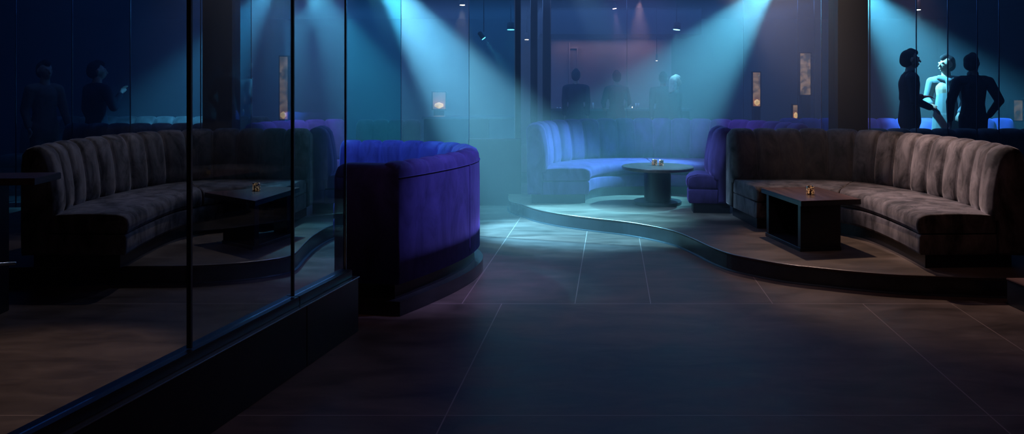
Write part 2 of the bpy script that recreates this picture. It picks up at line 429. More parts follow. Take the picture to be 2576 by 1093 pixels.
# rows behind the glass walls
banquette('banquette', 'dark velvet banquette top standing in for the sofa reflection in the right glass wall', 'sofa',
          [(7.2, 10.5), (6, 10.5), (4.6, 10.5)], [(7.2, 11.05), (6, 11.05), (4.6, 11.05)], 1, 9, .1, M_taupe)  # solid sofa put where the taupe back would mirror in the glass
banquette('banquette', 'blue velvet banquette behind the three standing guests on the right', 'sofa',
          [(4.3, 12.6), (6, 12.6), (8.0, 12.6)], [(4.3, 12.05), (6, 12.05), (8.0, 12.05)], 1, 12, .31, M_indigo, hs=.82)
banquette('banquette', 'dark velvet banquette top just behind the left glass wall', 'sofa',
          [(-3.0, 10.35), (-4.6, 10.35), (-5.95, 10.35)], [(-3.0, 10.85), (-4.6, 10.85), (-5.95, 10.85)], 1, 10, PLAT, M_taupe, hs=.97) if False else None
banquette('banquette', 'black velvet banquette top behind the left taupe one', 'sofa',
          [(-3.95, 10.4), (-4.9, 10.4), (-5.9, 10.4)], [(-3.95, 10.95), (-4.9, 10.95), (-5.9, 10.95)], -1, 7, PLAT, M_taupe)
banquette('banquette', 'dim teal-lit banquette row beyond the left glass wall', 'sofa',
          [(-7.8, 12.6), (-6, 12.6), (-3.9, 12.6)], [(-7.8, 12.05), (-6, 12.05), (-3.9, 12.05)], 1, 13, PLAT, M_taupe)

# ---- centre indigo booth seen from behind (its opening faces left)
CZ = .11
out = [Vector((-1.345, 5.97, 0)), Vector((-.84, 5.88, 0))]
curve = spline([(-.84, 5.88), (-.66, 6.2), (-.47, 6.6), (-.34, 7.0), (-.30, 7.4), (-.40, 7.8), (-.66, 8.1), (-1.05, 8.28), (-1.4, 8.33), (-1.76, 8.34)], 181)
t = thing('booth', 'indigo velvet curved booth with its high back turned to the viewer', 'sofa', (-1.0, 7.1, CZ))
o0 = Vector((-1.0, 7.1, 0))
# curved backrest: inner line = outer line - .243
ns = normals(curve, -1)
innerc = [p-n*.243-o0 for p, n in zip(curve, ns)]
def tall_back(bm, inner, side, panels, base=.115, endflat=True, per=12, puff=.03, outpuff=.012):
    n = panels*per+1; pl = resample(inner, n); nn_ = normals(pl, side); rings = []
    for i, (p, nn) in enumerate(zip(pl, nn_)):
        tt = (i % per)/per if i < n-1 else 0
        w = abs(2*tt-1); f = (1-w**3.2)**.6 if w < 1 else 0
        ring = []
        for (u, z, k, du, dz) in BACK[:-2]:
            a = puff*k*f if (u < .2 or z > .97) else puff*k*f*(.45 if z > .93 else 0)
            drop = (.010*k if z > .96 and f == 0 else 0)
            ring.append(p+nn*(u+du*a)+Vector((0, 0, z+dz*a*.7-drop)))
        ring.append(p+nn*.243+Vector((0, 0, .5))); ring.append(p+nn*.243+Vector((0, 0, base)))
        ring.append(p+nn*.0+Vector((0, 0, base)))
        rings.append(ring)
    return loft(bm, rings)
obj('backrest', tall_back(bmesh.new(), innerc[:], -1, 15), M_indigo, t, True)
# welt running under the padded rim and one upright seam, both on the outer skin
bk = [o for o in t.children if o.name.startswith('backrest')][0]
def outer_tube(parent, pts, nrm_, r, m):
    rings = []
    for i, (q, v) in enumerate(zip(pts, nrm_)):
        a = pts[max(0, i-1)]; b = pts[min(len(pts)-1, i+1)]; d_ = (b-a).normalized(); w_ = d_.cross(v)
        rings.append([q+(v*math.cos(c_*math.pi/3)+w_*math.sin(c_*math.pi/3))*r for c_ in range(6)])
    obj('seam_piping', loft(bmesh.new(), rings), m, parent, True)
ic = resample(innerc, 181); icn = normals(ic, -1)
outer_tube(bk, [p+n*.243+Vector((0, 0, .905)) for p, n in zip(ic, icn)], icn, .0045, M_indigo)
outer_tube(bk, [ic[62]+icn[62]*.243+Vector((0, 0, z_/20)) for z_ in range(3, 19)], [icn[62]]*16, .005, M_indigo)
# straight near panel with rounded outer end, seen from the back
bm = bmesh.new()
a, b = out[0]-o0, out[1]-o0
d = (b-a).normalized(); nrm = Vector((d.y, -d.x, 0))   # towards the viewer
prof = [(0, .115), (0, .93), (-.012, .965), (-.04, .992), (-.08, 1.0), (-.15, 1.0), (-.2, .985), (-.225, .95), (-.235, .9), (-.24, .115)]
rings = []
Ltot = (b-a).length
for k, s in enumerate([0, .006, .02, .045, .09, .2, .35, Ltot-.012, Ltot]):
    drop = {0: .075, .006: .045, .02: .02, .045: .006}.get(s, 0)
    inset = {0: .03, .006: .015, .02: .006}.get(s, 0)
    rings.append([a+d*s+nrm*(u-(inset if u > -.1 else -inset))+Vector((0, 0, z-(drop*(z-.115)/.88))) for u, z in prof])
loft(bm, rings); obj('end_panel', bm, M_indigo, t, True)
# seats inside the U
fi = spline([(-1.25, 6.72), (-1.1, 6.9), (-.98, 7.15), (-1.02, 7.4), (-1.2, 7.6), (-1.45, 7.7), (-1.74, 7.73)], 161)
ii = spline([(-1.14, 6.35), (-.78, 6.62), (-.56, 7.1), (-.56, 7.5), (-.78, 7.85), (-1.2, 8.06), (-1.74, 8.1)], 161)
obj('seat_cushion', cushion(bmesh.new(), [p-o0 for p in fi], [p-o0 for p in ii], 0, 1, SEAT, 0), M_indigo, t, True)
obj('seat_base', cushion(bmesh.new(), [p-o0 for p in fi], [p-o0 for p in ii], 0, 1, BAND, 0, 60, .01), M_indigo, t, True)
# plinth under the whole thing
def ring_plinth(inset, z0, z1, m, name, parent, thick=.3):
    outer = [out[0]-o0]+[p-o0 for p in curve]
    # offset inwards
    nn = normals(outer, -1)
    nn[0] = Vector((d.y, -d.x, 0)); 
    o_ = []
    for i, (p, n_) in enumerate(zip(outer, nn)):
        if i == 1: n_ = (Vector((d.y, -d.x, 0))+nn[2]).normalized()*1.25
        o_.append(p-n_*inset)
    cen = Vector((-1.32, 7.1, 0))-o0
    inn = [p+(cen-p).normalized()*thick for p in o_]
    bm = bmesh.new(); rings = [[p+Vector((0, 0, z0)), p+Vector((0, 0, z1)), q+Vector((0, 0, z1)), q+Vector((0, 0, z0))] for p, q in zip(o_, inn)]
    loft(bm, rings); return obj(name, bm, m, parent)
ring_plinth(.05, 0, .118, M_black, 'plinth', t)
tb = thing('booth_step', 'low dark curved step carrying the indigo booth', 'step', (-1.0, 7.1, 0)); tb['kind'] = 'structure'
ring_plinth(-.03, 0, CZ-.001, M_riser, 'riser', tb, 1.2)

# ================================================================ TABLES
def candle(name, label, loc, s=1., tall=.062):
    c = thing(name, label, 'candle holder', loc)
    obj('holder', lathe(bmesh.new(), [(.024*s, 0), (.03*s, .004), (.031*s, tall*.9), (.030*s, tall), (.027*s, tall), (.026*s, .012), (.001, .010)], n=28), M_votive, c, True)
    cd = obj('candle', lathe(bmesh.new(), [(.019*s, .011), (.019*s, .03), (.003, .032)], n=20), M_shirt, c, True)
    f = obj('flame', lathe(bmesh.new(), [(.001, .034), (.006, .040), (.005, .047), (.0008, .058)], n=12), M_flame, cd, True)
    return c
# walnut table right: polygon top as photographed
def slab_table(name, label, P, z0, ztop, th, base_in, mtop):
    c = sum((Vector((x, y, 0)) for x, y in P), Vector())/len(P)
    t = thing(name, label, 'table', (c.x, c.y, z0))
    Q = [Vector((x, y, 0))-c for x, y in P]
    def prism(Q, za, zb, bev=.004):
        bm = bmesh.new(); lo = [bm.verts.new(q+Vector((0, 0, za))) for q in Q]; hi = [bm.verts.new(q+Vector((0, 0, zb))) for q in Q]
        n = len(Q)
        for i in range(n): bm.faces.new((lo[i], lo[(i+1) % n], hi[(i+1) % n], hi[i]))
        bm.faces.new(hi); bm.faces.new(lo[::-1])
        bmesh.ops.bevel(bm, geom=bm.edges[:], offset=bev, segments=2, affect='EDGES'); return bm
    h = ztop-z0
    obj('tabletop', prism(Q, h-.008, h, .002), mtop, t); obj('top_edge', prism(Q, h-th, h-.0085), M_edge, t)
    return t, Q, h
P = [(2.575, 8.22), (2.655, 7.3), (3.26, 7.42), (3.18, 8.3)]
t, Q, h = slab_table('lounge_table', 'walnut-topped lounge table with open box base in front of the taupe banquette', P, PLAT, PLAT+.475, .05, .1, M_table)
def box_base(t, h, W, x0, x1, y0, y1):
    obj('base_slab', B(x0-.02, x1, y0-.02, y1+.02, 0, .04, bev=.004), M_black, t)
    obj('side_panel', B(x0+.3, x1-.01, y0, y1, .04, h-.05, bev=.003), M_black, t)    # solid block on the right
    obj('side_panel', B(x0, x0+.035, y0+.5, y1, .04, h-.05, bev=.003), M_black, t)
# base as seen: a wide near slab, an open bay behind it
def base_prism(t, pts, za, zb, name='side_panel'):
    bm = bmesh.new(); lo = [bm.verts.new((x, y, za)) for x, y in pts]; hi = [bm.verts.new((x, y, zb)) for x, y in pts]
    n = len(pts)
    for i in range(n): bm.faces.new((lo[i], lo[(i+1) % n], hi[(i+1) % n], hi[i]))
    bm.faces.new(hi); bm.faces.new(lo[::-1]); bmesh.ops.bevel(bm, geom=bm.edges[:], offset=.003, segments=1, affect='EDGES')
    return obj(name, bm, M_black, t)
cx, cy = t.location.x, t.location.y
rel = lambda pts: [(x-cx, y-cy) for x, y in pts]
base_prism(t, rel([(2.665, 7.34), (3.06, 7.40), (3.055, 7.46), (2.66, 7.40)]), .035, h-.051)
base_prism(t, rel([(2.60, 8.05), (2.99, 8.10), (2.985, 8.16), (2.595, 8.11)]), .035, h-.051)
base_prism(t, rel([(2.66, 7.335), (3.065, 7.395), (2.99, 8.165), (2.585, 8.115)]), 0, .035, 'base_slab')
base_prism(t, rel([(3.04, 7.46), (3.06, 7.46), (2.99, 8.10), (2.97, 8.10)]), .035, h-.051, 'back_panel')
zt = t.location.z+h
candle('votive', 'mercury glass votive on the walnut table at right', tuple(at(2038, 487, 7.75).xy)+(zt+.001,), 1.25, .08)
# left one: solid copy in place of the table reflected in the glass
P = [(-2.33, 7.33), (-2.98, 7.35), (-2.46, 8.2), (-2.2, 8.28)]
P = [(-2.25, 7.22), (-2.22, 8.15), (-2.78, 8.2), (-2.95, 7.6)]
P = [(-2.28, 7.28), (-2.26, 8.2), (-2.86, 8.28), (-3.02, 7.5)]
P = [(-2.36, 7.3), (-2.20, 8.25), (-2.50, 8.32), (-3.05, 7.88)]
t, Q, h = slab_table('lounge_table', 'walnut-topped lounge table, a mirror copy behind the left glass screen', P, PLAT, PLAT+.475, .05, .1, M_table)
cx, cy = t.location.x, t.location.y
base_prism(t, rel([(-2.40, 7.40), (-2.80, 7.70), (-2.77, 7.75), (-2.37, 7.45)]), .035, h-.051)
base_prism(t, rel([(-2.27, 8.02), (-2.45, 8.17), (-2.42, 8.21), (-2.24, 8.06)]), .035, h-.051)
base_prism(t, rel([(-2.41, 7.39), (-2.81, 7.70), (-2.47, 8.22), (-2.22, 8.08)]), 0, .035, 'base_slab')
zt = t.location.z+h
candle('votive', 'mercury glass votive on the mirror-copy table behind the left glass', tuple(at(645, 478, 8.0).xy)+(zt+.001,), 1.25, .08)
# round table
rc = at(1654, 414, 10.28); rz = PLAT+.485
t = thing('round_table', 'round pedestal table with dark drum base in the blue booth', 'table', (rc.x, rc.y, PLAT))
obj('tabletop', lathe(bmesh.new(), [(.44, .441), (.455, .446), (.458, .478), (.452, .485), (.001, .485)], n=96), M_rtable, t, False)
obj('pedestal', lathe(bmesh.new(), [(.17, .04), (.17, .441)], n=64), M_black, t, False)
obj('base_disc', lathe(bmesh.new(), [(.30, 0), (.305, .005), (.305, .036), (.30, .041)], n=80), M_black, t, False)
candle('votive', 'larger glass votive at the left of the pair on the round table', (rc.x-.02, rc.y+.1, rz+PLAT-PLAT+.001+0), 1.2, .075).location.z = PLAT+.486
c2 = candle('votive', 'smaller glass votive at the right of the pair on the round table', (rc.x+.06, rc.y+.06, PLAT+.486), 1.0, .07)

# counter at the left edge
t = thing('bar_counter', 'tall dark counter with wooden top at the left edge', 'counter', (-4.1, 5.85, 0))
obj('countertop', B(-1.2, .66, -.19, .2, .985, 1.035, bev=.004, mtx=Matrix.Rotation(math.radians(4), 4, 'Z')), M_table, t)
obj('body_panel', B(-1.2, .3, -.10, .16, .0, .984, bev=.004), M_black, t)
obj('foot_rail', tube(bmesh.new(), (-1.1, -.2, .34), (.42, .05, .38), .012), M_chrome, t, True)
obj('rail_bracket', tube(bmesh.new(), (.2, -.11, .36), (.2, .02, .365), .01), M_chrome, t, True)
t = thing('low_step_block', 'low dark block with brown top at the right edge beside the platform', 'block', (3.84, 5.85, 0))
obj('block_body', B(0, 1.2, 0, .32, 0, .19, bev=.004), M_black, t); obj('block_top', B(-.004, 1.21, -.004, .325, .191, .205, bev=.003), M_table, t)

# ================================================================ LEFT GLASS SCREEN ON ITS KERB
nv = Vector((.969, -.248, 0)).normalized(); dv = Vector((.248, .969, 0)).normalized()
def onplane(off, x):            # point of the plane n.p=off seen at photo column x
    a = (x-CX)/F; tt = off/(nv.x*a+nv.y); return Vector((a*tt, tt, 0))
th = math.atan2(dv.y, dv.x)
g = thing('glass_screen', 'tall frameless glass screen on a low black wall at the left', 'glass screen', tuple(onplane(-2.46, 870)), th)
org = g.location.copy()
def s_of(x, off=-2.46): return (onplane(off, x)-org).dot(dv)
def lo(off): return off+2.46     # local -y is towards the room centre (n direction)
def gbox(s0, s1, n0, n1, z0, z1, m, name, par=g, bev=0.):
    return obj(name, B(s0, s1, -lo(n1), -lo(n0), z0, z1, bev=bev), m, par)
xs = [478, 737, 870]
cuts = [-3.6, s_of(478), s_of(737), 0]
for (a, b), m in zip(zip(cuts, cuts[1:]), (M_gl_dark, M_gl_dark, M_gl_near)):
    gbox(a+.006, b-.006, -2.466, -2.456, .437, H-.03, m, 'glass_pane')
gbox(cuts[1]-.006, cuts[1]+.006, -2.475, -2.45, .437, H-.03, M_mull, 'mullion')
gbox(cuts[2]-.005, cuts[2]+.005, -2.472, -2.452, .437, H-.03, M_mull, 'mullion')
gbox(-.006, -.001, -2.468, -2.455, .437, H-.03, M_chrome, 'glass_edge')
k = thing('kerb_wall', 'low black lacquered wall with a ledge carrying the left glass screen', 'low wall', tuple(org), th); k['kind'] = 'structure'
j = s_of(772, -2.394)
gbox(-3.6, j-.002, -2.62, -2.394, 0, .372, M_black, 'base_panel', k, .003)
gbox(j+.002, .06, -2.62, -2.394, 0, .372, M_black, 'base_panel', k, .003)
gbox(-3.6, .07, -2.62, -2.388, .3725, .380, M_chrome, 'ledge', k, .002)
j = s_of(752, -2.43)
gbox(-3.6, j-.002, -2.52, -2.425, .3805, .433, M_black, 'glazing_channel', k, .004)
gbox(j+.002, .03, -2.52, -2.425, .3805, .433, M_black, 'glazing_channel', k, .004)

# ================================================================ OTHER GLASS WALLS
def glass_wall(name, label, D, x_seams, mats, zb, zt=H-.02, seam_m=None, w=.008):
    X = [(x-CX)*D/F for x in x_seams]
    t = thing(name, label, 'glass wall', (X[0], D, zb))
    for i, (a, b) in enumerate(zip(X, X[1:])):
        obj('glass_pane', B(a-X[0]+w/2, b-X[0]-w/2, -.005, .005, 0.002, zt-zb), mats[i % len(mats)], t)
    for a in X: 
        obj('joint_strip', B(a-X[0]-w/2+.0005, a-X[0]+w/2-.0005, -.007, .007, 0.002, zt-zb), seam_m or M_mull, t)
    return t
glass_wall('glass_wall', 'glass panels standing behind the indigo booth', 8.95, [872, 1009, 1180], [M_gl_teal, M_gl], 0, seam_m=M_chrome, w=.006)
glass_wall('glass_wall', 'glass panel on the low teal-lit wall in the centre', 11.25, [1180, 1295], [M_gl_teal], .935, seam_m=M_chrome, w=.006)
struct('wall_low', B(-.62, .13, 11.15, 11.35, 0, .93, bev=.004), M_pillar, 'low wall in the centre under the glass panel')
glass_wall('glass_wall', 'wide glass wall behind the blue horseshoe booth', 12.7, [1385, 1577, 1870, 2007, 2048], [M_gl], .0, 3.35 if False else H-.02, seam_m=M_chrome, w=.006)
glass_wall('glass_wall', 'glass wall right of the dark pillar in front of three guests', 9.95, [2188, 2305, 2384, 2458, 2513, 2640], [M_gl_near, M_gl_near, M_gl_dark, M_gl_dark, M_gl_dark], PLAT, seam_m=M_mull, w=.01)
glass_wall('glass_wall', 'glass wall left of the dark pillar behind the left banquette', 9.95, [-60, 40, 182, 328, 505], [M_gl_dark, M_gl_dark, M_gl_dark, M_gl_near], PLAT, seam_m=M_mull, w=.01)
glass_wall('glass_wall', 'narrow glass panel between the left pillar and blue booth', 9.95, [588, 632], [M_gl_teal], PLAT, seam_m=M_mull, w=.006)
glass_wall('glass_wall', 'narrow teal glass panel beside the right pillar', 9.95, [2066, 2106], [M_gl_teal], PLAT, seam_m=M_chrome, w=.006)

M_frost = simple('frosted_panel', (.16, .22, .27), .7, 0, .5, .1, 2.)
def pillar(name, x0, x1, D, depth, label, z0=PLAT, zt=H, m=M_pillar):
    a = (x0-CX)*D/F; b = (x1-CX)*D/F
    o = struct(name, B(a, b, D, D+depth, z0, zt, bev=.004), m, label); return o
pillar('pillar_right', 2108, 2184, 9.85, .3, 'dark square pillar behind the taupe banquette')
pillar('pillar_left', 509, 584, 9.85, .3, 'dark square pillar behind the left banquette')
pillar('pillar_centre', 1296, 1310, 12.0, .12, 'slim dark post at the glass edge', 0)
pillar('pillar_bar', 1335, 1352, 14.2, .3, 'slim dark post in front of the bar', 0, 3.35)
pillar('pillar_bar_side', 1366, 1386, 14.6, .3, 'dark post at the bar opening', 0, 3.35)

# ================================================================ BAR
t = thing('bar', 'long dark bar counter with backlit wall behind, far centre', 'bar', (.85, 17.0, .19))
obj('bar_front', B(0, 2.95, 0, .5, 0, .93, bev=.01), M_black, t); obj('bar_top', B(-.03, 3.0, -.06, .55, .931, .975, bev=.005), M_mull, t)
struct('wall_bar', B(.86, 3.85, 19.2, 19.35, .19, 2.8), M_barwall, 'pale purple wall panel behind the bar')
struct('ceiling_soffit', B(.6, 4.1, 17.2, 19.0, 2.78, 3.35), M_ceil, 'dark soffit hanging over the bar')
t = thing('door_frame', 'pale vertical frame on the bar wall behind the left silhouette', 'frame', (1.37, 19.16, .19))
obj('jamb', B(0, .03, -.03, .03, 0, 2.5), M_barwall, t); obj('jamb', B(.19, .22, -.03, .03, 0, 2.4), M_barwall, t); obj('head', B(.0301, .1899, -.03, .03, 2.36, 2.4), M_barwall, t)
t = thing('side_counter', 'pale service counter seen through the centre glass', 'counter', (-.42, 14.4, 0))
obj('counter_front', B(0, .5, 0, .5, 0, 1.07, bev=.01), M_barwall, t); obj('counter_top', B(-1.2, .52, -.03, .53, 1.071, 1.11, bev=.004), M_chrome, t)
obj('counter_end', B(-1.18, -.01, .02, .5, 0, 1.07, bev=.01), M_wall, t)
# glasses and lights along the bar top
M_gl_obj = simple('lit_glassware', (.7, .72, .66), .15, .2, .6)
lit = glow('tea_light', (1., .85, .6), 5.)
def tumbler(label, loc, h=.12, r=.03, group='glassware on the bar top'):
    o = obj('tumbler', lathe(bmesh.new(), [(r*.8, 0), (r, h), (r*.9, h), (r*.7, .01), (.001, .008)], n=16), M_gl_obj, None, True)
    o.location = loc; return tag(o, label, 'glass', group)
zb = 1.1665
spots = [(1402, .03), (1410, .03), (1475, .05), (1492, .13), (1583, .15), (1600, .12), (1606, .12), (1636, .09)]
glasslab = ['leftmost of the low glasses on the bar top', 'second low glass on the bar top from the left', 'small glass right beside the left silhouette',
            'tall glass standing alone right of the left silhouette', 'tall glass at right elbow of the middle silhouette', 'first of two joined glasses right of the middle silhouette',
            'second of two joined glasses right of the middle silhouette', 'glass at the left side of the right silhouette']
for (x, hh), l in zip(spots, glasslab):
    tumbler(l, (at(x, 270, 17.1).x, 17.1, zb), hh, .022)
for x, l in ((1478, 'tiny tea light glowing beside the left silhouette on the bar'), (1590, 'tiny tea light glowing right of the middle silhouette')):
    c = thing('tea_light', l, 'candle', (at(x, 270, 17.05).x, 17.02, zb))
    obj('cup', lathe(bmesh.new(), [(.02, 0), (.022, .015)], n=16), M_chrome, c); obj('flame', lathe(bmesh.new(), [(.003, .016), (.012, .028), (.002, .05)], n=12), lit, c, True)

# amber lit lanterns / niches seen through the glass
amber = glow('amber_glow', (.80, .40, .20), .42, .85, 9.)
amber_dim = glow('amber_dim', (.80, .40, .30), .16, .85, 9.)
amber2 = glow('amber_bright', (1., .55, .2), 1.5, .5, 7.)
def lantern(label, x0, x1, y0, y1, D, low=False, a=amber, base=None):
    p = at((x0+x1)/2, y1, D); w = (x1-x0)*D/F; h = (y1-y0)*D/F
    t = thing('amber_lantern', label, 'lantern', (p.x, p.y, p.z))
    obj('glow_panel', B(-w*.42, w*.42, -.03, .03, .02, h-.02, bev=.004), a, t)
    bm = bmesh.new(); box(bm, -w/2, -w*.43, -.045, .045, 0, h); box(bm, w*.43, w/2, -.045, .045, 0, h); box(bm, -w*.43, w*.43, -.045, .045, h-.018, h); box(bm, -w*.43, w*.43, -.045, .045, 0, .018)
    obj('lantern_frame', bm, M_blackm, t)
    if low: obj('bulb', lathe(bmesh.new(), [(.004, .0), (w*.3, .04), (w*.28, .09), (.004, .12)], z=.03, n=16), amber2, t, True).location.y = -.06
    zb_ = p.z-(base if base is not None else .0)
    obj('stand', B(-w*.35, w*.35, -.08, .08, -p.z+(.19 if D > 13.5 and p.x > -.6 else 0), -.001), M_blackm, t)
    return t
lantern('tall amber panel glowing through the glass left of the right pillar', 2009, 2040, 132, 241, 16.0)
lantern('slim twin amber light low behind the right end of the blue booth', 1891, 1913, 180, 270, 15.0, True)
lantern('small amber light close to the booth rim below the tall amber panel', 1992, 2006, 262, 303, 14.6, True)
lantern('amber lantern seen through the left glass above the blue booth', 703, 727, 140, 303, 13.4, True)
lantern('faint blurred amber light at the far right edge', 2545, 2572, 250, 306, 13.8, False)
lantern('pale glowing lantern seen through the bright beam in the centre', 1086, 1124, 230, 277, 15.5, True, amber_dim)

# small ceiling lamps in view
def downlight(label, x, y, D, col, en, size=60, aim=(0, 0, -1), lens=1., blend=.6, body=.05, ztop=3.35):
    p = at(x, y, D)
    t = thing('ceiling_spotlight', label, 'spotlight', tuple(p))
    q = Vector(aim).normalized().to_track_quat('-Z', 'Y').to_matrix().to_4x4()
    def tr(bm): bmesh.ops.transform(bm, matrix=q, verts=bm.verts[:]); return bm
    lb_ = obj('lamp_body', tr(lathe(bmesh.new(), [(body, .006), (body*1.05, .02), (body*1.02, .13), (body*.5, .15)], n=24)), M_blackm, t, True)
    obj('lens', tr(lathe(bmesh.new(), [(body*.9, -.004), (body*.95, .005)], n=24)), glow('lens_glow', col, lens), lb_)
    if ztop > p.z+.16: obj('stem', tube(bmesh.new(), (0, 0, .12), (0, 0, ztop-p.z), .008), M_blackm, t)
    if en:
        l = bpy.data.lights.new('spot', 'SPOT'); l.energy = en; l.color = col; l.spot_size = math.radians(size); l.spot_blend = blend; l.shadow_soft_size = .03
        o = bpy.data.objects.new('spot_beam', l); C.objects.link(o); o.location = p+Vector(aim).normalized()*.03; o.rotation_euler = Vector(aim).to_track_quat('-Z', 'Y').to_euler()
    return t
W_ = (1., .82, .66); CY = (.25, .85, 1.); PK = (.95, .55, .85)
downlight('bright warm lamp cluster near the top centre glass', 1163, 13, 15., W_, 60, 50, (.0, 0, -1), 14)
downlight('small warm lamp between the two dark centre posts', 1325, 100, 17., W_, 6, 60, (0, 0, -1), 10, body=.045)
downlight('pinkish lamp shining down above the bar silhouettes', 1546, 22, 16., PK, 90, 34, (.14, 0, -1), 14, body=.04)
downlight('cyan lamp above the right bar silhouette', 1702, 75, 15.5, CY, 90, 34, (-.12, 0, -1), 8, body=.07)
downlight('cyan lamp behind the centre glass edge', 1285, 75, 15., CY, 10, 70, (0, 0, -1), 6, body=.07)
downlight('small cyan lamp with a narrow slanting beam in the centre', 1217, 97, 14.2, CY, 110, 26, (.75, 0, -1.), 6, body=.04)
downlight('warm lamp high above the three guests on the right', 2310, 25, 12.2, W_, 12, 60, (0, 0, -1), 10, body=.035, ztop=H)
downlight('small warm lamp above the right silhouette beside the bar wall', 1652, 153, 17., W_, 2, 60, (0, 0, -1), 10, body=.018)

# ================================================================ PEOPLE
def capsule(bm, p0, r0, p1, r1, flat=1., n=14, m=5):
    """tapered capsule; flat scales the cross-section along the world Y axis"""
    p0, p1 = Vector(p0), Vector(p1); ax = p1-p0; L = ax.length
    d = ax.normalized() if L > 1e-6 else Vector((0, 0, 1))
    yy = Vector((0, 1, 0)); u = yy.cross(d)
    u = Vector((1, 0, 0)) if u.length < .05 else u.normalized()
    v = d.cross(u)
    rings = []
    for k in range(m):
        a = -math.pi/2+math.pi/2*(k+.15)/m; rings.append((p0+d*(r0*math.sin(a)), r0*math.cos(a)))
    for k in range(m, -1, -1):
        if k == m: rings.append((p0, r0)); rings.append((p1, r1)); continue
        a = math.pi/2-math.pi/2*(k+.15)/m; rings.append((p1+d*(r1*math.sin(a)), r1*math.cos(a)))
    R = [[c+u*(r*math.cos(2*math.pi*i/n))+v*(r*flat*math.sin(2*math.pi*i/n)) for i in range(n)] for c, r in rings]
    loft(bm, R)
def fuse(name, caps, m, parent, voxel=.012, smooth=4, extra=None):
    bm = bmesh.new()
    for c in caps: capsule(bm, *c)
    if extra: extra(bm)
    bmesh.ops.recalc_face_normals(bm, faces=bm.faces)
    me = bpy.data.meshes.new(name+'_raw'); bm.to_mesh(me); bm.free()
    tmp = bpy.data.objects.new(name+'_raw', me); C.objects.link(tmp)
    r = tmp.modifiers.new('r', 'REMESH'); r.mode = 'VOXEL'; r.voxel_size = voxel
    s = tmp.modifiers.new('s', 'SMOOTH'); s.iterations = smooth; s.factor = .5
    dg = bpy.context.evaluated_depsgraph_get(); ev = tmp.evaluated_get(dg)
    nm = bpy.data.meshes.new_from_object(ev)
    bpy.data.objects.remove(tmp, do_unlink=True)
    return obj(name, nm, m, parent, True)
def hand(caps, w, d, s=1., curl=.35, side=1):
    """palm, four fingers and a thumb from the wrist w along direction d"""
    d = Vector(d).normalized(); lat = d.cross(Vector((0, 0, 1)))
    lat = Vector((1, 0, 0)) if lat.length < .2 else lat.normalized()
    nrm = lat.cross(d).normalized(); w = Vector(w)
    if abs(d.z) > .7: lat, nrm = Vector((0, 1, 0)), Vector((-side, 0, 0))
    pc = w+d*.045*s
    caps.append((w, .024*s, w+d*.03*s, .026*s, .8))
    for o_ in (-.024, 0, .024): caps.append((w+d*.02*s+lat*o_*.7*s, .017*s, w+d*.085*s+lat*o_*s, .014*s, .9))
    for o_, L in ((-.033, .062), (-.011, .078), (.011, .073), (.033, .056)):
        a = w+d*.088*s+lat*o_*s; b = a+(d-nrm*curl).normalized()*L*.5*s; c = b+(d-nrm*curl*2.6).normalized()*L*.5*s
        caps.append((a, .0095*s, b, .0088*s, 1.)); caps.append((b, .0088*s, c, .0075*s, 1.))
    a = w+d*.03*s-lat*.03*s; b = a+(d-lat*.9).normalized()*.035*s; c = b+(d-lat*.25-nrm*.3).normalized()*.032*s
    caps.append((a, .013*s, b, .011*s, 1.)); caps.append((b, .011*s, c, .009*s, 1.))
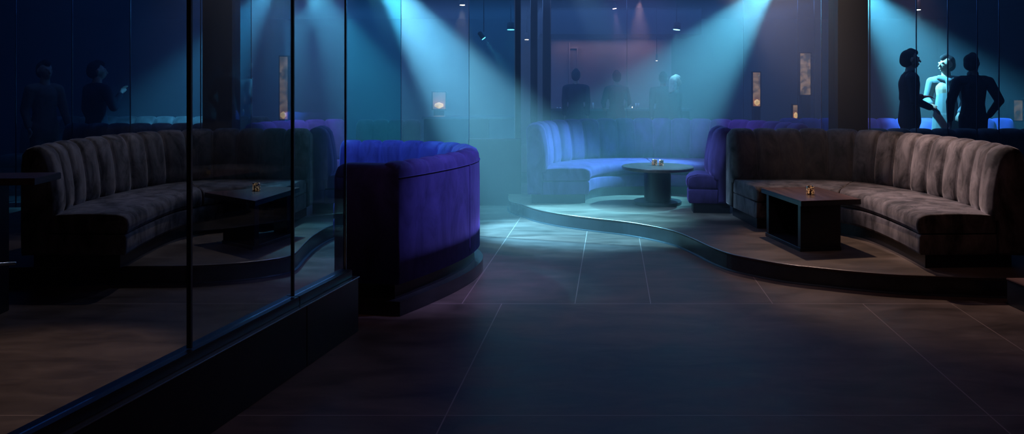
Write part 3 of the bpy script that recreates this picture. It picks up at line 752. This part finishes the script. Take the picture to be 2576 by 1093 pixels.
def person(label, loc, rz, height, arms, top=M_suit, hairlong=False, head_turn=0., dress=False, voxel=.011, group=None, broad=1., lean=0., lower=None, shirt=False):
    """figure faces local -Y; arms = two (elbow, wrist) offsets from the shoulder"""
    k = height/1.8
    t = thing('person', label, 'person', loc, rz, group)
    V = lambda x, y, z: (x*k, y*k, z*k)
    sh = .19*broad
    yl = lambda z: -lean*max(0, z-.95)
    body = []; jk = []
    # legs
    for s in (-1, 1):
        body += [(V(s*.095, 0, .92), .085*k, V(s*.10, .0, .50), .058*k, 1.), (V(s*.10, 0, .50), .056*k, V(s*.11, .02, .10), .038*k, 1.),
                 (V(s*.11, .02, .06), .036*k, V(s*.125, -.15, .035), .03*k, 1.)]
    # trunk
    body += [(V(0, 0, .93), .15*k, V(0, yl(1.1), 1.12), .13*k, .72), (V(0, yl(1.1), 1.12), .13*k, V(0, yl(1.32), 1.32), .16*k, .72),
             (V(-sh*.75, yl(1.43), 1.42), .075*k, V(sh*.75, yl(1.43), 1.42), .075*k, .85), (V(0, yl(1.42), 1.40), .08*k, V(0, yl(1.56)-.01, 1.57), .060*k, 1.)]
    hd = lambda x, y, z: tuple((Matrix.Rotation(head_turn, 3, 'Z') @ Vector((x*k*1.14, y*k*1.14, (1.60+(z-1.60)*1.1)*k)))+Vector((0, yl(1.6)*k-.015*k, 0)))
    # head: skull, face, jaw, nose, ears
    body += [(hd(0, .015, 1.685), .090*k, hd(0, .02, 1.705), .092*k, 1.14), (hd(0, -.03, 1.66), .074*k, hd(0, -.035, 1.615), .053*k, 1.),
             (hd(0, -.062, 1.598), .024*k, hd(0, -.066, 1.60), .024*k, 1.), (hd(0, -.093, 1.685), .010*k, hd(0, -.112, 1.652), .014*k, 1.),
             (hd(-.03, -.082, 1.70), .014*k, hd(.03, -.082, 1.70), .014*k, 1.), (hd(-.018, -.092, 1.622), .010*k, hd(.018, -.092, 1.622), .010*k, 1.),
             (hd(-.083, .01, 1.685), .014*k, hd(-.083, .014, 1.655), .012*k, 1.), (hd(.083, .01, 1.685), .014*k, hd(.083, .014, 1.655), .012*k, 1.)]
    for s, (el, wr) in zip((-1, 1), arms):
        S0 = Vector(V(s*sh, yl(1.43), 1.43)); E = S0+Vector(el)*k; Wr = E+Vector(wr)*k
        body += [(S0, .055*k, E, .042*k, 1.), (E, .042*k, Wr, .027*k, 1.)]
        hand(body, Wr, Vector(wr), k, side=s)
        jk += [(S0+Vector((0, 0, -.005)), .076*k, E, .060*k, 1.), (E, .058*k, E.lerp(Wr, .93), .044*k, 1.)]
    obj_body = fuse('body', body, M_skin, t, voxel)
    if dress:
        jk = [c for c in jk]
        jk += [(V(0, 0, 1.40), .12*k, V(0, 0, 1.15), .15*k, .8), (V(0, 0, 1.15), .15*k, V(0, 0, .9), .175*k, .8), (V(0, 0, .9), .18*k, V(0, .0, .3), .23*k, .8),
               (V(-sh*.7, yl(1.43), 1.43), .085*k, V(sh*.7, yl(1.43), 1.43), .085*k, .9)]
        fuse('dress', jk, top, t, voxel)
        fuse('scarf', [(V(-.1, .0, 1.47), .05*k, V(.1, 0, 1.47), .05*k, 1.5), (V(-.08, -.06, 1.49), .04*k, V(.06, -.1, 1.44), .04*k, 1.), (V(-.05, .07, 1.49), .045*k, V(.09, .06, 1.47), .045*k, 1.), (V(.04, -.11, 1.44), .035*k, V(.06, -.14, 1.2), .03*k, 1.)], top, t, voxel)
    else:
        jk += [(V(0, yl(1.1)+.005, 1.14), .152*k, V(0, yl(1.32)+.005, 1.34), .178*k, .76), (V(0, 0, .86), .185*k, V(0, yl(1.1), 1.14), .150*k, .78),
               (V(-sh*.72, yl(1.42), 1.425), .093*k, V(sh*.72, yl(1.42), 1.425), .093*k, .9), (V(-.07, 0, .80), .12*k, V(-.06, 0, .95), .12*k, .95), (V(.07, 0, .80), .12*k, V(.06, 0, .95), .12*k, .95),
               (V(-.045, yl(1.5)+.02, 1.49), .04*k, V(.045, yl(1.5)+.02, 1.49), .04*k, 1.3)]
        fuse('jacket', jk, top, t, voxel)
        if shirt: fuse('shirt_collar', [(V(-.03, yl(1.55)-.01, 1.535), .048*k, V(.03, yl(1.55)-.01, 1.535), .048*k, 1.15)], M_shirt, t, .009, 2)
        tr = []
        for s in (-1, 1):
            tr += [(V(s*.09, 0, .92), .105*k, V(s*.10, .0, .50), .08*k, 1.), (V(s*.10, 0, .50), .08*k, V(s*.11, .015, .09), .062*k, 1.)]
        fuse('trousers', tr, lower or top, t, voxel)
    sh_ = []
    for s in (-1, 1): sh_ = [(V(s*.11, .04, .042), .04*k, V(s*.125, -.15, .034), .033*k, 1.)]; fuse('shoe', sh_, M_shoe, t, voxel)
    hr = [(hd(0, .03, 1.71), .095*k, hd(0, .035, 1.715), .095*k, 1.1), (hd(0, .05, 1.66), .088*k, hd(0, .05, 1.68), .088*k, 1.), (hd(0, -.045, 1.765), .045*k, hd(0, 0, 1.775), .055*k, 1.)]
    if hairlong: hr += [(hd(-.05, .05, 1.7), .055*k, hd(-.06, .06, 1.52), .05*k, 1.), (hd(.05, .05, 1.7), .055*k, hd(.06, .06, 1.52), .05*k, 1.), (hd(0, .08, 1.7), .06*k, hd(0, .09, 1.5), .06*k, 1.)]
    fuse('hair', hr, M_hair, t, voxel, 3)
    return t
DN = ((-.03, 0, -.29), (.0, -.04, -.26)); DNr = ((.03, 0, -.29), (0, -.04, -.26))
R_ = math.radians
zf = .31
p = at(2288, 300, 11.3)
person('person in a dark suit seen in profile behind the right glass, arm reaching forward', (p.x, p.y, zf), R_(78), 1.86, (((-.05, .0, -.30), (.06, -.22, -.1)), ((.04, .02, -.28), (.02, -.25, .02))), head_turn=R_(5), voxel=.009, shirt=True)
p = at(2380, 300, 11.8)
person('person in a pale draped dress between the two dark suits', (p.x, p.y, zf), R_(-35), 1.80, (((-.06, -.02, -.28), (.08, -.2, -.06)), ((.06, .0, -.29), (-.05, -.16, -.16))), top=M_shirt, dress=True, head_turn=R_(-40), voxel=.009)
p = at(2448, 300, 11.2)
person('person in a dark suit seen from behind at right, hand in pocket', (p.x, p.y, zf), R_(178), 1.80, (((-.12, .06, -.27), (.10, -.10, -.22)), ((.10, 0, -.29), (-.02, -.05, -.26))), head_turn=R_(-55), voxel=.009, broad=1.12, shirt=True)
zb_ = .19
p = at(1449, 300, 16.3); person('silhouetted person at the left of the bar in a dark jacket', (p.x, p.y, zb_), R_(170), 1.79, ((DN, DNr)), voxel=.014, broad=1.1)
p = at(1551, 300, 16.35); person('silhouetted person standing alone at the middle of the bar', (p.x, p.y, zb_), R_(182), 1.76, (((-.08, -.04, -.27), (.04, -.16, -.1)), ((.08, -.04, -.27), (-.04, -.16, -.1))), voxel=.014)
p = at(1668, 300, 16.2); person('broad silhouetted person at the right of the bar in the cyan beam', (p.x, p.y, zb_), R_(175), 1.73, ((DN, DNr)), voxel=.014, broad=1.12)
p = at(1699, 300, 15.5); person('person with pale hair leaning close to the right bar silhouette', (p.x, p.y, zb_), R_(100), 1.66, ((DN, DNr)), voxel=.014, broad=.85, hairlong=True)
for ch in bpy.data.objects:
    if ch.name.startswith('hair') and ch.parent and 'pale hair' in ch.parent.get('label', ''):
        ch.data.materials.clear(); ch.data.materials.append(simple('blond_hair', (.6, .5, .42), .5, 0, .4, .2, 30.))
        ch['label'] = 'pale blond hair'
M_tan = simple('brown_jacket', (.20, .13, .10), .8, 0, .2, .2, 20.)
p = at(112, 300, 11.3); person('dim person in a brown jacket walking at far left behind the glass', (p.x, p.y, PLAT), R_(60), 1.85, (((-.05, .05, -.28), (.0, -.1, -.24)), ((.05, -.05, -.28), (.0, -.12, -.24))), top=M_tan, voxel=.012)
p = at(243, 300, 11.4); person('dim person in dark clothes with bare forearm behind the left glass', (p.x, p.y, PLAT), R_(150), 1.85, (((-.12, -.05, -.25), (.06, -.14, .18)), ((.06, .0, -.28), (.0, -.1, -.24))), voxel=.012, head_turn=R_(-20))
bpy.data.objects
# ================================================================ HAZE
hz = obj('haze', B(-10.5, 10.5, 6.2, 19.9, .35, 4.3) if False else B(-10.6, 10.6, 8.5, 20.0, -.05, 4.38), None)
hm = bpy.data.materials.new('haze'); hm.use_nodes = True; nt = hm.node_tree; nt.nodes.clear()
o_ = nt.nodes.new('ShaderNodeOutputMaterial'); vs = nt.nodes.new('ShaderNodeVolumeScatter')
vs.inputs['Color'].default_value = (.9, .95, 1, 1); vs.inputs['Density'].default_value = .065; vs.inputs['Anisotropy'].default_value = .25
nt.links.new(vs.outputs[0], o_.inputs['Volume']); hz.data.materials.append(hm)
tag(hz, 'thin stage haze hanging through the lounge and lit by the beams', 'haze', kind='stuff')

# ================================================================ LIGHTS
def spot(loc, aim, en, col, size, blend=.5, soft=.04):
    l = bpy.data.lights.new('beam', 'SPOT'); l.energy = en; l.color = col; l.spot_size = math.radians(size); l.spot_blend = blend; l.shadow_soft_size = soft
    o = bpy.data.objects.new('beam_or_fill', l); C.objects.link(o); o.location = loc  # shared by the haze beams and the added fill spots
    o.rotation_euler = (Vector(aim)-Vector(loc)).to_track_quat('-Z', 'Y').to_euler(); return o
def area(loc, aim, en, col, sx, sy):
    l = bpy.data.lights.new('wash', 'AREA'); l.energy = en; l.color = col; l.shape = 'RECTANGLE'; l.size = sx; l.size_y = sy
    o = bpy.data.objects.new('fill_wash', l); C.objects.link(o); o.location = loc  # unseen area lamps added as fill
    o.rotation_euler = (Vector(aim)-Vector(loc)).to_track_quat('-Z', 'Y').to_euler(); return o
CYB = (.155, .72, 1.0)
spot((-1.72, 9.35, 3.2), (.62, 9.2, 0), 6500, (.21, .72, 1.), 33, .65)           # centre beam
spot((3.85, 11.35, 3.3), (1.15, 10.6, .3), 3300, CYB, 38, .6)      # booth beam
spot((5.2, 12.15, 3.3), (7.2, 12.3, .9), 5200, CYB, 48, .8)        # guests beam
spot((-3.5, 11.9, 3.3), (-5.5, 12.0, .5), 2400, CYB, 44, .8)        # left beam
spot((-2.9, 10.9, 3.3), (-1.3, 10.7, .4), 1500, CYB, 40, .7)
spot((-2.9, 9.6, 3.3), (-1.95, 8.0, 0), 420, CYB, 30, .7)  # added cyan spot to light the floor behind the end pane
spot((3.2, 9.7, 4.1), (3.5, 7.45, .3), 360, (1., .70, .52), 44, .6)   # warm over the taupe booth
spot((1.9, 9.4, 3.7), (4.25, 7.4, .75), 700, (1., .80, .82), 32, .7, .1)  # unseen key light added for the right leg of the taupe booth
spot((-3.0, 9.7, 4.1), (-3.4, 7.2, .3), 150, (1., .72, .56), 54, .6)
spot((-1.7, 9.4, 3.7), (-4.0, 7.5, .75), 130, (.75, .68, .85), 34, .7, .1)
spot((-3.1, 5.0, 4.2), (-3.0, 4.3, 0), 380, (1., .56, .32), 40, .5)   # brown pool behind the glass
spot((.8, 9.5, 4.0), (2.8, 11.7, .9), 420, (.42, .22, 1.), 34, .8)   # violet wash
spot((.3, 9.0, 3.6), (2.2, 9.65, .5), 520, (.3, .62, 1.), 22, .7)   # added blue fill on the short end seat
spot((1.6, 6.2, 4.2), (-.4, 6.9, .7), 480, (.42, .40, 1.), 34, .8)   # violet on the indigo booth
spot((1.0, 5.6, 4.2), (1.0, 7.0, 0), 120, (.85, .68, .8), 60, 1.)    # blue floor wash
spot((3.6, 5.0, 4.2), (3.0, 5.4, 0), 16, (1., .5, .45), 60, 1.)    # dim brown wash on the near floor
spot((-1.9, 6.9, 4.0), (-1.0, 8.3, .9), 420, (.15, .42, 1.), 44, .8)   # blue fill added inside the indigo booth
spot((-1.9, 9.3, 3.3), (-.48, 7.6, 1.0), 420, (.35, .8, 1.), 15, .6)   # extra lamp added to light the rim of the indigo booth
spot((-1.72, 9.3, 3.15), (.30, 8.4, 0), 900, (.36, .85, 1.), 21, .7)   # second spot added to brighten the pool on the slabs beside the booth
spot((-2.0, 9.9, 3.9), (-3.0, 11.5, .9), 620, (.42, .45, 1.), 34, .8)   # unseen lamp added to lift the blue booth behind the left glass
spot((-5.4, 9.2, 4.2), (-6.3, 11.3, 1.4), 40, (1., .6, .4), 30, .8)   # dim warm fill added for the two guests at far left
area((0, 4, 4.3), (0, 4.6, 0), 16, (1., .55, .5), 6, 4)  # unseen warm fill added over the foreground floor
spot((.9, 7.6, 3.9), (-1.4, 4.7, .3), 45, (.25, .45, 1.), 26, .9)   # weak blue fill added for the kerb wall
area((0, 11.5, 4.3), (0, 11.5, 0), 140, (.14, .36, 1.), 15, 3)  # unseen blue fill added to lift the haze over the booths
area((0, 16, 3.3), (0, 16, 0), 260, (.14, .36, 1.), 12, 4)  # blue ambient fill added above the bar, no such fitting
area((2.3, 18.9, 2.7), (2.3, 19.3, 1.2), 4, (.9, .55, .6), 2.6, .2)
spot((2.4, 15.0, 3.3), (2.45, 15.2, 0), 300, (1., .5, .45), 46, .8)   # brownish cone in front of the bar
spot((6.0, 12.0, 4.2), (6.0, 12.0, 0), 160, (1., .45, .42), 46, .9)

w = bpy.data.worlds.new('dark'); S.world = w; w.use_nodes = True
w.node_tree.nodes['Background'].inputs[0].default_value = (.02, .03, .08, 1); w.node_tree.nodes['Background'].inputs[1].default_value = .05

# ================================================================ CAMERA
cam = bpy.data.cameras.new('camera'); co = bpy.data.objects.new('camera', cam); C.objects.link(co); S.camera = co
co.location = (0, 0, EYE); co.rotation_euler = (math.pi/2, 0, 0)
cam.sensor_width = 36; cam.lens = F/2576*36; cam.shift_y = -(546.5-HY)/2576; cam.clip_start = .05
S.view_settings.view_transform = 'Standard'; S.view_settings.look = 'None'; S.view_settings.gamma = 1; S.view_settings.use_curve_mapping = False
S.view_settings.exposure = 0
c = S.cycles
c.use_denoising = True; c.max_bounces = 5; c.diffuse_bounces = 2; c.glossy_bounces = 2; c.transmission_bounces = 2; c.volume_bounces = 0
c.transparent_max_bounces = 16; c.caustics_reflective = False; c.caustics_refractive = False
try: c.denoiser = 'OPENIMAGEDENOISE'
except Exception: pass
